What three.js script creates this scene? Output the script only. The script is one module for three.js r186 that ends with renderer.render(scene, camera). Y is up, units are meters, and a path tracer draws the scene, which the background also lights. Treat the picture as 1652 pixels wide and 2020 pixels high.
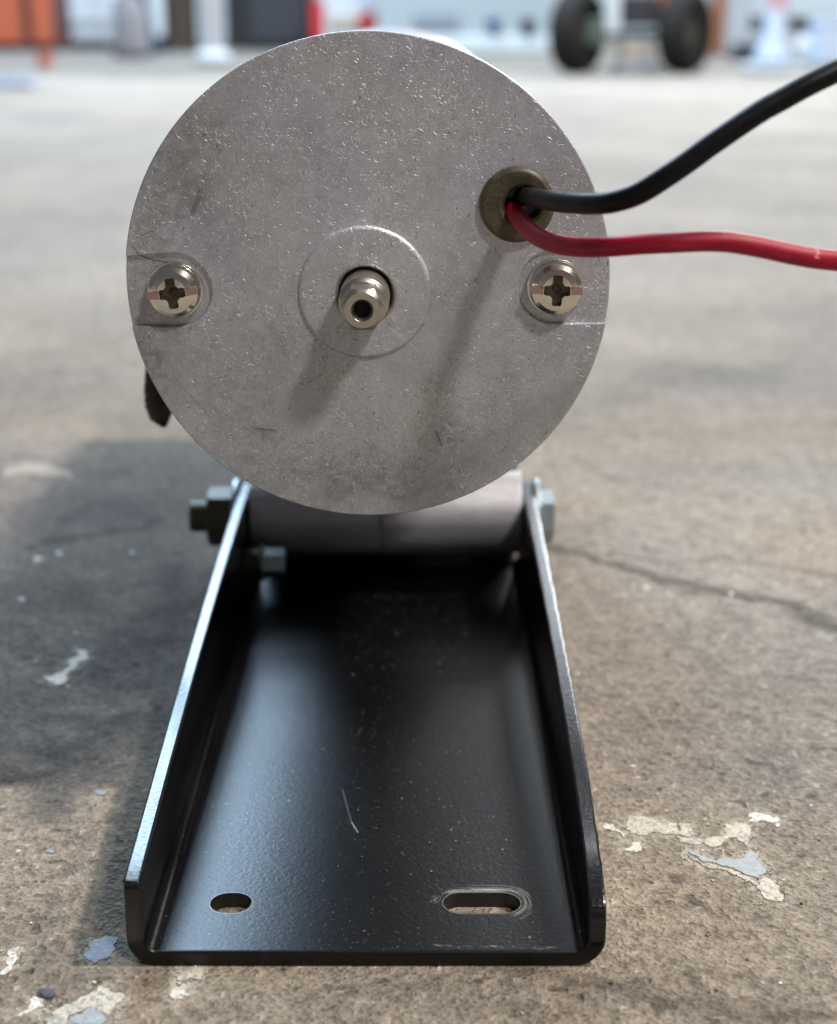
import * as THREE from 'three';
import { mergeGeometries, toCreasedNormals } from 'three/addons/utils/BufferGeometryUtils.js';
import { RoundedBoxGeometry } from 'three/addons/geometries/RoundedBoxGeometry.js';
import { RectAreaLightUniformsLib } from 'three/addons/lights/RectAreaLightUniformsLib.js';
import { Brush, Evaluator, SUBTRACTION, INTERSECTION } from 'three-bvh-csg';

// ---------------------------------------------------------------- camera, light, exposure
const scene = new THREE.Scene();
const CAM = new THREE.Vector3(0.0078, 0.135, 0.2508), PITCH = Math.atan(970 / 3000);
const camera = new THREE.PerspectiveCamera(2 * Math.atan(1010 / 3000) * 180 / Math.PI, 1652 / 2020, 0.01, 60);
camera.position.copy(CAM);
camera.rotation.set(-PITCH, 0, 0);
camera.focus = 0.244;
camera.userData.fStop = 16;
const renderer = new THREE.WebGLRenderer({ antialias: true });
renderer.toneMapping = THREE.LinearToneMapping;
renderer.toneMappingExposure = 1;
renderer.shadowMap.enabled = true;
scene.background = new THREE.Color().setRGB(0.1, 0.104, 0.115);
RectAreaLightUniformsLib.init();
function panel(name, [r, g, b], power, w, h, pos, aim) {
  const l = new THREE.RectAreaLight(new THREE.Color().setRGB(r, g, b), power, w, h);
  l.name = name; l.position.set(...pos); scene.add(l); l.lookAt(...aim);
}
panel('work_light', [1, 0.965, 0.95], 215, 0.46, 0.36, [2.0, 3.8, 2.75], [0, 0.05, 0]);
panel('side_light', [1, 0.94, 0.87], 1350, 0.2, 0.24, [2.45, 4.0, 0.12], [0, 0.05, 0]);
for (const [x, D, p, w] of [[-0.6, 2.3, 6, 0.8], [-1.0, 4.5, 25, 0.9], [-1.3, 6.9, 22, 0.9], [-1.65, 9.3, 18, 1.1]]) panel('bay_light', [0.55, 0.76, 1], p, w, 2.0, [x, 3.4, 0.25 - D], [x, 0, 0.249 - D]);
panel('bay_light', [0.84, 0.92, 1], 12, 0.5, 2.0, [0.32, 3.4, -6.2], [0.32, 0, -6.201]);
panel('bay_light', [0.9, 0.95, 1], 30, 2.4, 1.8, [2.7, 3.6, -9.4], [1.2, 0, -4]);
panel('hall_light', [0.88, 0.94, 1], 36, 2.6, 0.9, [0.0, 4.2, -2.6], [0, 0.1, -7.4]);

// ---------------------------------------------------------------- helpers
function rng(seed) { let a = seed >>> 0; return () => { a = (a + 0x6D2B79F5) | 0; let t = Math.imul(a ^ (a >>> 15), 1 | a); t = (t + Math.imul(t ^ (t >>> 7), 61 | t)) ^ t; return ((t ^ (t >>> 14)) >>> 0) / 4294967296; }; }
const PERM = new Float32Array(65536); { const r = rng(7); for (let i = 0; i < 65536; i++) PERM[i] = r(); }
const hash = (x, y) => PERM[((x * 73 + y * 12289) ^ (y * 5 + (x << 7))) & 65535];
function noise(x, y) {
  const xi = Math.floor(x), yi = Math.floor(y); let fx = x - xi, fy = y - yi;
  fx = fx * fx * (3 - 2 * fx); fy = fy * fy * (3 - 2 * fy);
  const a = hash(xi, yi), b = hash(xi + 1, yi), c = hash(xi, yi + 1), d = hash(xi + 1, yi + 1);
  return a + (b - a) * fx + (c - a + (a - b - c + d) * fx) * fy;
}
const clamp = (x, a = 0, b = 1) => Math.min(b, Math.max(a, x));
const step = (a, b, x) => { x = clamp((x - a) / (b - a)); return x * x * (3 - 2 * x); };
const enc = (v) => { v = clamp(v); return 255 * (v <= 0.0031308 ? 12.92 * v : 1.055 * Math.pow(v, 1 / 2.4) - 0.055); };
// the point on the upright plane D metres in front of the camera, and the point on the floor, behind a place in the photograph
function at(u, v, D, fwd = 0) {
  const D2 = D - fwd, f = PITCH + Math.atan((v - 1010) / 3000), z = D / Math.cos(f) * Math.cos(f - PITCH);
  return new THREE.Vector3(CAM.x + (u - 826) / 3000 * z, CAM.y - D * Math.tan(f), CAM.z - D2);
}
function ground(u, v) { const f = PITCH + Math.atan((v - 1010) / 3000); const p = at(u, v, CAM.y / Math.tan(f)); p.y = 0; return p; }
const used = {};
function numbered(n) { used[n] = (used[n] ?? -1) + 1; return used[n] ? `${n}_${String(used[n]).padStart(3, '0')}` : n; }
function tag(o, label, category, group, kind) {
  if (label) o.userData.label = label; if (category) o.userData.category = category;
  if (group) o.userData.group = group; if (kind) o.userData.kind = kind; return o;
}
function thing(name, pos, label, category, turn = 0) {
  const g = new THREE.Group(); g.name = numbered(name); g.position.set(...pos); g.rotation.y = turn; scene.add(g);
  return tag(g, label, category);
}
function part(name, geo, mat, parent, pos) {
  const m = new THREE.Mesh(geo, mat); m.name = name; m.castShadow = m.receiveShadow = true;
  if (pos) m.position.set(...pos); parent.add(m); return m;
}
const std = (c, roughness = 0.6, metalness = 0, extra = {}) => new THREE.MeshPhysicalMaterial({ color: new THREE.Color().setRGB(...c), roughness, metalness, ...extra });
const move = (g, x = 0, y = 0, z = 0) => (g.translate(x, y, z), g);
const flat = (g) => { const n = g.index ? g.toNonIndexed() : g; return n; };
const merge = (list) => mergeGeometries(list.map(flat).map((g) => { for (const k of Object.keys(g.attributes)) if (!['position', 'normal', 'uv'].includes(k)) g.deleteAttribute(k); return g; }));
const box = (w, h, d, r = 0.004) => new RoundedBoxGeometry(w, h, d, 3, Math.min(r, w / 2.1, h / 2.1, d / 2.1));
const lathe = (pts, n = 64) => new THREE.LatheGeometry(pts.map((p) => new THREE.Vector2(...p)), n);
// a lathe turned so that its axis points along +z
const latheZ = (pts, n = 64) => lathe(pts, n).rotateX(Math.PI / 2);
function tex(size, fn, srgb, w = size, h = size) {
  const data = new Uint8Array(w * h * 4), o = [0, 0, 0];
  for (let j = 0, k = 0; j < h; j++) for (let i = 0; i < w; i++, k += 4) {
    fn((i + 0.5) / w, (j + 0.5) / h, o);
    for (let c = 0; c < 3; c++) data[k + c] = srgb ? enc(o[c]) : clamp(o[c]) * 255;
    data[k + 3] = 255;
  }
  return finish(new THREE.DataTexture(data, w, h), srgb);
}
function finish(t, srgb) {
  t.magFilter = THREE.LinearFilter; t.minFilter = THREE.LinearMipmapLinearFilter; t.generateMipmaps = true;
  t.wrapS = t.wrapT = THREE.RepeatWrapping; if (srgb) t.colorSpace = THREE.SRGBColorSpace; t.needsUpdate = true; return t;
}
function uvPlanar(g, fx, fy) {
  const p = g.attributes.position, uv = new Float32Array(p.count * 2);
  for (let i = 0; i < p.count; i++) { uv[2 * i] = fx(p.getX(i), p.getY(i), p.getZ(i)); uv[2 * i + 1] = fy(p.getX(i), p.getY(i), p.getZ(i)); }
  g.setAttribute('uv', new THREE.BufferAttribute(uv, 2)); return g;
}

// ---------------------------------------------------------------- floor
// outlines of the old paint, in the photograph's pixels, brought down to the floor
const Z8 = (x, y) => [1100 + 0.334 * x, 1500 + 0.334 * y], Z7 = (x, y) => [0.2724 * x, 1500 + 0.2724 * y], Z1 = (x, y) => [0.3464 * x, 860 + 0.3464 * y];
const flakeList = [
  ['cream', Z8, [410, 370, 420, 340, 490, 320, 600, 355, 700, 375, 710, 410, 690, 440, 640, 440, 600, 430, 560, 425, 480, 445, 415, 435]],
  ['cream', Z8, [715, 372, 790, 380, 805, 440, 770, 455, 700, 440, 730, 415]],
  ['cream', Z8, [690, 452, 780, 465, 870, 468, 960, 452, 988, 452, 995, 400, 985, 385, 1060, 370, 1130, 390, 1140, 440, 1120, 510, 1080, 480, 1060, 460, 1000, 470, 930, 515, 860, 490, 790, 500]],
  ['grey', Z8, [772, 545, 830, 535, 880, 580, 935, 600, 1010, 580, 1100, 580, 1140, 530, 1190, 560, 1230, 670, 1190, 712, 1060, 650, 950, 618, 860, 602]],
  ['cream', Z8, [770, 555, 860, 612, 950, 628, 1060, 660, 1180, 722, 1176, 745, 1060, 680, 950, 645, 855, 626, 780, 575]],
  ['cream', Z8, [1176, 748, 1228, 690, 1300, 740, 1325, 840, 1260, 830, 1200, 790]],
  ['white', Z8, [1130, 320, 1170, 310, 1300, 340, 1300, 370, 1180, 365, 1130, 365]],
  ['white', Z8, [280, 375, 330, 380, 345, 410, 400, 440, 390, 460, 330, 420, 280, 410]],
  ['white', Z8, [390, 535, 440, 490, 500, 490, 495, 530, 430, 540]],
  ['white', Z7, [0, 1540, 60, 1390, 150, 1350, 130, 1440, 60, 1540, 10, 1560]],
  ['white', Z7, [130, 1850, 220, 1740, 240, 1710, 320, 1730, 310, 1790, 240, 1810, 150, 1860]],
  ['cream', Z7, [330, 1930, 380, 1830, 520, 1770, 690, 1680, 720, 1640, 800, 1680, 910, 1720, 840, 1790, 770, 1865, 740, 1820, 640, 1790, 500, 1850, 470, 1930]],
  ['grey', Z7, [476, 1930, 505, 1856, 640, 1796, 735, 1826, 765, 1872, 700, 1930]],
  ['cream', Z7, [1270, 1560, 1340, 1510, 1420, 1490, 1480, 1540, 1460, 1590, 1380, 1580, 1300, 1600]],
  ['white', Z7, [1240, 1670, 1290, 1650, 1330, 1625, 1350, 1700, 1320, 1730, 1260, 1740]],
  ['blue', Z7, [600, 1420, 650, 1330, 720, 1300, 860, 1290, 830, 1380, 760, 1440, 680, 1475]],
  ['white', Z1, [255, 1380, 350, 1350, 380, 1290, 440, 1260, 440, 1220, 500, 1225, 505, 1270, 430, 1320, 385, 1350, 380, 1400, 330, 1415]],
  ['faded', Z1, [30, 190, 150, 150, 300, 170, 420, 230, 400, 250, 270, 230, 120, 215, 30, 235]],
];
const cracks = [
  { w: 0.0042, d: 1, p: [[1088, 1082], [1151, 1095], [1207, 1117], [1262, 1128], [1322, 1150], [1359, 1158], [1410, 1160], [1466, 1176], [1522, 1191], [1577, 1202], [1633, 1228], [1700, 1258]] },
  { w: 0.003, d: 0.55, p: [[1247, 1102], [1347, 1108], [1414, 1102], [1485, 1108], [1559, 1125], [1652, 1140]] },
  { w: 0.003, d: 0.4, p: [[1140, 915], [1188, 936], [1221, 954]] },
  { w: 0.004, d: 0.8, p: [[50, 1082], [140, 1064], [222, 1052], [288, 1043], [312, 1030]] },
  { w: 0.0022, d: 0.5, p: [[0, 1560], [70, 1520], [150, 1500], [210, 1498]] },
  { w: 0.0035, d: 0.6, p: [[1000, 1905], [1150, 1925], [1300, 1955], [1420, 1985], [1500, 1996], [1652, 2010]] },
].map((c) => ({ ...c, p: c.p.map(([u, v]) => ground(u, v)) }));
function nearCrack(x, z, c) {
  let best = 1;
  for (let i = 0; i + 1 < c.p.length; i++) {
    const a = c.p[i], b = c.p[i + 1], dx = b.x - a.x, dz = b.z - a.z;
    const t = clamp(((x - a.x) * dx + (z - a.z) * dz) / (dx * dx + dz * dz));
    const d = Math.hypot(x - a.x - dx * t, z - a.z - dz * t);
    if (d < best) best = d;
  }
  return best;
}
const stainsAndShade = [ // place, half width, half depth, strength, colour towards; left ones also paint shade beside the motor
  [1480, 1505, 0.034, 0.016, 0.34, [0.15, 0.155, 0.17]], [1300, 940, 0.02, 0.02, 0.3, [0.16, 0.16, 0.17]], [1560, 960, 0.05, 0.03, 0.22, [0.17, 0.17, 0.18]],
  [60, 1430, 0.05, 0.03, 0.7, [0.1, 0.1, 0.105]], [60, 1060, 0.045, 0.05, 0.35, [0.12, 0.115, 0.115]], [350, 1160, 0.014, 0.02, 0.55, [0.07, 0.065, 0.06]],
  [140, 1960, 0.03, 0.01, 0.2, [0.2, 0.16, 0.12]], [1330, 730, 0.03, 0.035, 0.4, [0.17, 0.15, 0.14]], [1480, 745, 0.03, 0.03, 0.4, [0.16, 0.15, 0.14]],
  [1200, 780, 0.015, 0.02, 0.4, [0.15, 0.15, 0.12]], [90, 730, 0.04, 0.05, 0.4, [0.17, 0.14, 0.13]], [1590, 405, 0.045, 0.06, 0.5, [0.16, 0.15, 0.15]],
  [100, 235, 0.06, 0.25, 0.35, [0.18, 0.18, 0.2]], [250, 1700, 0.02, 0.02, 0.25, [0.13, 0.12, 0.11]], [1200, 1960, 0.03, 0.006, 0.3, [0.12, 0.11, 0.1]],
  [380, 960, 0.05, 0.03, 0.25, [0.13, 0.125, 0.12]], [1610, 700, 0.05, 0.09, 0.25, [0.2, 0.19, 0.18]], [30, 500, 0.06, 0.2, 0.25, [0.2, 0.19, 0.18]],
  [120, 1220, 0.008, 0.006, 0.6, [0.28, 0.26, 0.24]], [230, 1150, 0.01, 0.006, 0.6, [0.27, 0.25, 0.23]], [60, 1300, 0.01, 0.005, 0.6, [0.27, 0.25, 0.23]], [180, 1400, 0.009, 0.004, 0.6, [0.25, 0.23, 0.21]], [330, 1130, 0.006, 0.012, 0.7, [0.05, 0.047, 0.045]], [340, 1200, 0.007, 0.008, 0.75, [0.045, 0.042, 0.04]], [70, 1480, 0.012, 0.004, 0.65, [0.06, 0.058, 0.056]], [230, 1420, 0.008, 0.004, 0.6, [0.06, 0.058, 0.056]], [70, 1150, 0.03, 0.02, 0.45, [0.1, 0.095, 0.09]], [210, 1290, 0.02, 0.016, 0.45, [0.085, 0.08, 0.078]], [110, 1345, 0.03, 0.012, 0.5, [0.08, 0.078, 0.076]], [190, 1470, 0.014, 0.008, 0.5, [0.08, 0.075, 0.07]], [20, 1250, 0.02, 0.02, 0.4, [0.1, 0.095, 0.09]], [250, 1010, 0.03, 0.02, 0.5, [0.1, 0.095, 0.09]], [120, 1000, 0.03, 0.015, 0.45, [0.11, 0.1, 0.095]], [20, 1540, 0.014, 0.006, 0.6, [0.07, 0.065, 0.06]], [150, 930, 0.06, 0.015, 0.4, [0.14, 0.13, 0.125]], [60, 1900, 0.02, 0.012, 0.3, [0.17, 0.145, 0.115]], [160, 1180, 0.012, 0.014, 0.5, [0.08, 0.075, 0.07]], [300, 1250, 0.012, 0.014, 0.55, [0.065, 0.06, 0.058]], [30, 1370, 0.016, 0.01, 0.45, [0.075, 0.072, 0.07]], [270, 1080, 0.012, 0.012, 0.35, [0.1, 0.095, 0.09]], [1350, 1240, 0.01, 0.006, 0.4, [0.15, 0.13, 0.11]], [1500, 1330, 0.03, 0.012, 0.25, [0.17, 0.15, 0.13]], [1250, 1430, 0.02, 0.012, 0.25, [0.17, 0.145, 0.12]],
].map(([u, v, a, b, s, c]) => ({ q: ground(u, v), a, b, s, c }));
function concrete(x, z, o, fine) {
  const big = noise(x * 7 + 3.3, z * 7) * 0.5 + noise(x * 23, z * 23 + 9) * 0.3 + noise(x * 71 + 5, z * 71) * 0.2;
  const hue = noise(x * 15 + 40, z * 15 + 11), wx = x + (noise(x * 160, z * 160) - 0.5) * 0.006, wz = z + (noise(x * 160 + 90, z * 160) - 0.5) * 0.006;
  let k = 0.66 + 0.68 * big, h = 0.5 + 0.2 * (big - 0.5);
  if (fine) {
    const a = noise(x * 260, z * 260), b = noise(x * 700 + 7, z * 700), c = noise(x * 1500 + 0.3 * b, z * 1700 + 3), d = noise(x * 3300 + 3, z * 3600);
    const m2 = noise(x * 430 + 2.5 * a, z * 430 + 8); k *= 0.08 + 0.22 * a + 0.18 * m2 + 0.4 * b + 0.5 * c + 0.38 * d; k = 0.9 * Math.max(k, 0.12); h += 0.1 * (m2 - 0.5);
    h += 0.16 * (a - 0.5) + 0.24 * (b - 0.5) + 0.34 * (c - 0.5) + 0.28 * (d - 0.5);
    const pit = step(0.79, 0.93, noise(x * 480 + 31, z * 480 + 17)) * step(0.4, 0.7, noise(x * 90 + 3, z * 90));
    k *= 1 - 0.45 * pit; h -= 0.28 * pit;
    const grit = step(0.84, 0.97, noise(x * 820 + 61, z * 820 + 29)) + 0.4 * step(0.9, 0.97, noise(x * 390 + 12, z * 390 + 77));
    k *= 1 + 0.7 * grit; h += 0.15 * grit;
  } else k *= 0.75 + 0.17 * noise(x * 260, z * 260) + 0.3 * noise(x * 110, z * 110);
  const warm = step(0.3, 0.75, hue);
  const gy = 0.65 * step(-0.05, -0.6, z); let r = (0.278 + 0.034 * warm) * k, g = (0.25 + 0.014 * warm) * k, b = (0.218 - 0.012 * warm) * k; r += (0.315 * k - r) * gy; g += (0.293 * k - g) * gy; b += (0.262 * k - b) * gy;
  for (const s of stainsAndShade) {
    const d = ((wx - s.q.x) / s.a) ** 2 + ((wz - s.q.z) / s.b) ** 2;
    if (d < 4) { const w = s.s * Math.exp(-d * 1.2) * (0.6 + 0.8 * noise(x * 130 + 9, z * 130)); r += (s.c[0] * k - r) * w; g += (s.c[1] * k - g) * w; b += (s.c[2] * k - b) * w; }
  }
  if (z > -0.4) for (const c of cracks) {
    const d = nearCrack(wx, wz, c), wd = c.w * (0.5 + 0.8 * noise(x * 60, z * 60 + 50));
    if (d < wd) { const w = c.d * step(wd, wd * 0.3, d); const core = c.d * step(wd * 0.42, wd * 0.1, d); r *= 1 - 0.42 * w - 0.2 * core; g *= 1 - 0.44 * w - 0.2 * core; b *= 1 - 0.46 * w - 0.2 * core; h -= 0.35 * w + 0.2 * core; }
  }
  const far = 1 - 0.42 * step(-3.5, -3.9, z + 0.25 * (noise(x * 2, z * 2) - 0.5));  // background floor darkened in its colour, contact shade under the things there
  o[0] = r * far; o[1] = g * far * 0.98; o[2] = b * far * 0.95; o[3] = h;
}
const CZ = CAM.z;
const A = { x0: -0.135, x1: 0.151, z0: CZ - 0.43, z1: CZ - 0.17 }, N = { x0: -0.235, x1: 0.251, z0: CZ - 0.78, z1: CZ - 0.17 }, M = { x0: -0.75, x1: 0.77, z0: CZ - 1.95, z1: CZ + 0.2 }, F = { x0: -9, x1: 9, z0: CZ - 13, z1: CZ + 5 };
const RS = 1024, residue = (() => {
  const cv = document.createElement('canvas'); cv.width = cv.height = RS; const g = cv.getContext('2d'); g.fillStyle = '#000'; g.fillRect(0, 0, RS, RS); g.lineJoin = 'round';
  for (const [, f, c] of flakeList) for (const w of [3, 7, 12, 18]) {
    g.strokeStyle = g.fillStyle = 'rgba(255,255,255,0.2)'; g.lineWidth = w; g.beginPath();
    for (let i = 0; i < c.length; i += 2) { const p = ground(...f(c[i], c[i + 1])), q = [(p.x - A.x0) / (A.x1 - A.x0) * RS, (p.z - A.z0) / (A.z1 - A.z0) * RS]; i ? g.lineTo(...q) : g.moveTo(...q); }
    g.closePath(); g.fill(); g.stroke();
  }
  return g.getImageData(0, 0, RS, RS).data;
})();
function floorMap(R, size, fine, bump) {
  const data = new Uint8Array(size * size * 4), hd = bump && new Uint8Array(size * size * 4), o = [0, 0, 0, 0];
  for (let j = 0, k = 0; j < size; j++) for (let i = 0; i < size; i++, k += 4) {
    concrete(R.x0 + (R.x1 - R.x0) * (i + 0.5) / size, R.z0 + (R.z1 - R.z0) * (j + 0.5) / size, o, fine);
    if (R === A) {
      const m = residue[4 * (Math.min(RS - 1, (j * RS / size) | 0) * RS + Math.min(RS - 1, (i * RS / size) | 0))] / 255;
      if (m > 0.02) { const n = noise(i / 9, j / 9) * 0.5 + noise(i / 3.5, j / 3.5) * 0.5, w = step(0.52, 0.7, n + m * 0.35 - 0.1) * Math.min(1, m * 1.6) * 0.75; o[0] += (0.46 - o[0]) * w; o[1] += (0.42 - o[1]) * w; o[2] += (0.34 - o[2]) * w; }
    }
    data[k] = enc(o[0]); data[k + 1] = enc(o[1]); data[k + 2] = enc(o[2]); data[k + 3] = 255;
    if (hd) { hd[k] = hd[k + 1] = hd[k + 2] = clamp(o[3]) * 255; hd[k + 3] = 255; }
  }
  const out = [finish(new THREE.DataTexture(data, size, size), true), hd && finish(new THREE.DataTexture(hd, size, size))];
  for (const t of out) if (t) t.wrapS = t.wrapT = THREE.ClampToEdgeWrapping;
  return out;
}
const floorMats = [];
{
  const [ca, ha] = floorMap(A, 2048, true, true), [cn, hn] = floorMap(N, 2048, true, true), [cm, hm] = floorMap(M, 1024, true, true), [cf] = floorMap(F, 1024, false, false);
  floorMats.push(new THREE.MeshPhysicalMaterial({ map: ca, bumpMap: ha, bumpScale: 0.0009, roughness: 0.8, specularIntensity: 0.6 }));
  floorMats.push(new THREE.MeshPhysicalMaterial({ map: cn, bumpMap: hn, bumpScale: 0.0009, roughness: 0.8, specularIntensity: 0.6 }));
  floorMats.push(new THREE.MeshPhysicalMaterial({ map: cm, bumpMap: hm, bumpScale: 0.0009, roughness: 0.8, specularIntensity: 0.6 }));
  floorMats.push(new THREE.MeshPhysicalMaterial({ map: cf, roughness: 0.8, specularIntensity: 0.4 }));
}
let floor;
{
  const pos = [], nor = [], uv = [], groups = [];
  const quad = (x0, x1, z0, z1, R) => {
    for (const [x, z] of [[x0, z1], [x1, z1], [x1, z0], [x0, z1], [x1, z0], [x0, z0]]) { pos.push(x, 0, z); nor.push(0, 1, 0); uv.push((x - R.x0) / (R.x1 - R.x0), (z - R.z0) / (R.z1 - R.z0)); }
  };
  const ring = (I, O, R) => { quad(O.x0, I.x0, O.z0, O.z1, R); quad(I.x1, O.x1, O.z0, O.z1, R); quad(I.x0, I.x1, I.z1, O.z1, R); quad(I.x0, I.x1, O.z0, I.z0, R); };
  let s = 0; const mark = (m) => { groups.push([s, pos.length / 3 - s, m]); s = pos.length / 3; };
  quad(A.x0, A.x1, A.z0, A.z1, A); mark(0); ring(A, N, N); mark(1); ring(N, M, M); mark(2); ring(M, F, F); mark(3);
  const g = new THREE.BufferGeometry();
  g.setAttribute('position', new THREE.Float32BufferAttribute(pos, 3)); g.setAttribute('normal', new THREE.Float32BufferAttribute(nor, 3)); g.setAttribute('uv', new THREE.Float32BufferAttribute(uv, 2));
  for (const a of groups) g.addGroup(...a);
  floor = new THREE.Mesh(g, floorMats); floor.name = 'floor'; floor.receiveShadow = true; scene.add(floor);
  tag(floor, 'worn brownish grey concrete workshop floor with cracks and paint remains', 'floor', null, 'structure');
}
// remains of old paint on the concrete: thin flakes with ragged edges
{
  const flakeTex = (base, alt, seed) => tex(256, (u, v, o) => {
    const x = u * 40 + seed, y = v * 40; const n = noise(x, y) * 0.5 + noise(x * 3, y * 3) * 0.3 + noise(x * 8, y * 8) * 0.2, a = step(0.56, 0.7, noise(x * 0.9 + 17, y * 0.9) * 0.6 + n * 0.4), s = 0.75 + 0.5 * n;
    for (let c = 0; c < 3; c++) { const t = (base[c] + (alt[c] - base[c]) * a) * s, dirt = step(0.6, 0.72, noise(x * 2.3 + 41, y * 2.3) * 0.7 + noise(x * 9, y * 9 + 5) * 0.3); o[c] = t + ([0.23, 0.205, 0.18][c] - t) * dirt * 0.85; }
  }, true);
  const mats = {
    cream: new THREE.MeshPhysicalMaterial({ map: flakeTex([0.56, 0.5, 0.38], [0.3, 0.29, 0.26], 3), roughness: 0.6 }),
    white: new THREE.MeshPhysicalMaterial({ map: flakeTex([0.68, 0.65, 0.57], [0.5, 0.46, 0.38], 9), roughness: 0.6 }),
    grey: new THREE.MeshPhysicalMaterial({ map: flakeTex([0.3, 0.33, 0.33], [0.27, 0.29, 0.29], 21), roughness: 0.5 }),
    faded: new THREE.MeshPhysicalMaterial({ map: flakeTex([0.34, 0.31, 0.25], [0.26, 0.24, 0.2], 45), roughness: 0.8 }),
    blue: new THREE.MeshPhysicalMaterial({ map: flakeTex([0.2, 0.24, 0.3], [0.32, 0.35, 0.4], 33), roughness: 0.55 }),
  };
  for (const m of Object.values(mats)) m.map.repeat.set(40, 40);
  const R = rng(91);
  const flake = (mat, pts, thick = 0.00013, rounds = 4) => {
    let poly = pts.map(([u, v]) => { const p = ground(u, v); return [p.x, p.z]; });
    for (let k = 0; k < rounds; k++) {
      const out = [];
      for (let i = 0; i < poly.length; i++) {
        const a = poly[i], b = poly[(i + 1) % poly.length], l = Math.hypot(b[0] - a[0], b[1] - a[1]);
        out.push(a, [(a[0] + b[0]) / 2 + (R() - 0.5) * l * 0.42, (a[1] + b[1]) / 2 + (R() - 0.5) * l * 0.42]);
      }
      poly = out;
    }
    const s = new THREE.Shape(poly.map(([x, z]) => new THREE.Vector2(x, -z)));
    const g = new THREE.ExtrudeGeometry(s, { depth: thick, bevelEnabled: false }).rotateX(-Math.PI / 2);
    part('paint_flake', g, mats[mat], floor, [0, 0.00004, 0]);
  };
  const crumbs = [];
  for (const [m, f, c] of flakeList) { const pts = []; for (let i = 0; i < c.length; i += 2) pts.push(f(c[i], c[i + 1])); flake(m, pts);
    const [u0, v0] = pts[0], us = pts.map((q) => q[0]), vs = pts.map((q) => q[1]), cu = (Math.max(...us) + Math.min(...us)) / 2, cv = (Math.max(...vs) + Math.min(...vs)) / 2, ru = (Math.max(...us) - Math.min(...us)) / 2, rv = (Math.max(...vs) - Math.min(...vs)) / 2;
    for (let n = 0; n < 4 + ru / 12; n++) { const a = R() * 6.283, t = 0.85 + 0.5 * R(), u = cu + Math.cos(a) * ru * t, v = cv + Math.sin(a) * rv * t, r = 1.2 + 3.2 * R() ** 2, p = []; for (let k = 0; k < 5; k++) { const b = -k / 5 * 6.283, q = r * (0.6 + 0.8 * R()); p.push([u + Math.cos(b) * q, v + Math.sin(b) * q * 0.6]); } crumbs.push([m, p]); }
  }
  for (const [m, p] of crumbs) flake(m, p, 0.00016, 2);
  for (const [u, v, r, m] of [[43, 1184, 7, 'white'], [76, 1103, 9, 'white'], [115, 1092, 6, 'white'], [260, 1090, 6, 'white'], [36, 1680, 5, 'white'], [200, 1565, 8, 'blue'], [100, 1680, 9, 'blue'], [1535, 1629, 6, 'white'], [1275, 1160, 7, 'white'], [1442, 1172, 5, 'white'], [1600, 1590, 4, 'white'], [1140, 1330, 4, 'white'], [1540, 1940, 4, 'white'], [62, 1822, 4, 'white'], [1250, 1512, 5, 'white'], [310, 1550, 5, 'white'], [70, 1305, 4, 'white'], [150, 1250, 4, 'white']]) {
    const p = []; for (let k = 0; k < 7; k++) { const a = k / 7 * 6.283, q = r * (0.7 + 0.6 * R()); p.push([u + Math.cos(a) * q, v - Math.sin(a) * q * 0.55]); } flake(m, p);
  }
  // loose sand and crumbs round the bracket
  const gr = new THREE.IcosahedronGeometry(1, 1), gp = gr.attributes.position;
  for (let i = 0; i < gp.count; i++) { const k = 0.75 + 0.5 * noise(gp.getX(i) * 2 + 9, gp.getY(i) * 2 + gp.getZ(i)); gp.setXYZ(i, gp.getX(i) * k, gp.getY(i) * k * 0.7, gp.getZ(i) * k); }
  gr.computeVertexNormals();
  const grit = new THREE.InstancedMesh(gr, std([0.4, 0.36, 0.3], 0.8), 900), mt = new THREE.Matrix4(), q = new THREE.Quaternion(), e = new THREE.Euler();
  for (let i = 0; i < 900; i++) {
    const D = 0.175 + 0.33 * R() ** 1.3, x = (R() - 0.5) * 0.33 + 0.005, s = (0.00008 + 0.00028 * R() ** 4);
    const inBracket = Math.abs(x) < 0.038 && D > 0.194 && D < 0.37;
    e.set(R() * 6, R() * 6, R() * 6); q.setFromEuler(e);
    mt.compose(new THREE.Vector3(inBracket ? x + 0.09 : x, s * 0.35, CZ - D), q, new THREE.Vector3(s, s, s)); grit.setMatrixAt(i, mt);
    const t = R(), c = t < 0.3 ? [0.6, 0.56, 0.48] : t < 0.6 ? [0.12, 0.1, 0.09] : [0.34, 0.27, 0.2]; grit.setColorAt(i, new THREE.Color().setRGB(c[0] * 2, c[1] * 2, c[2] * 2));
  }
  grit.name = 'sand_grains'; tag(grit, 'scattered sand grains and crumbs on the concrete floor', 'sand', null, 'stuff'); grit.castShadow = true; scene.add(grit);
  // one pebble
  const pg = new THREE.IcosahedronGeometry(0.0012, 3), pp = pg.attributes.position;
  for (let i = 0; i < pp.count; i++) { const x = pp.getX(i), y = pp.getY(i), z = pp.getZ(i), k = 0.8 + 0.45 * noise(x * 1200 + 4, y * 1200 + z * 800); pp.setXYZ(i, x * k, y * k * 0.5, z * k * 0.85); }
  pg.computeVertexNormals();
  const pb = part('pebble', pg, std([0.075, 0.085, 0.11], 0.7), scene); pb.position.copy(ground(92, 1964)); pb.position.y = 0.0004;
  tag(pb, 'small dark blue grey stone chip beside a cream paint flake, bottom left of the floor', 'stone');
}

// ---------------------------------------------------------------- the motor with its bracket
const motor = thing('electric_motor', [0, 0, 0], 'round grey metal electric motor with two wires, bolted to a black channel bracket', 'electric motor');
const DF = 0.2508, FACE = at(726.5, 561, DF).setY(0.0934), RAD = 0.0401; // the face is at z = 0
const MX = FACE.x, MY = FACE.y;

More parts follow.
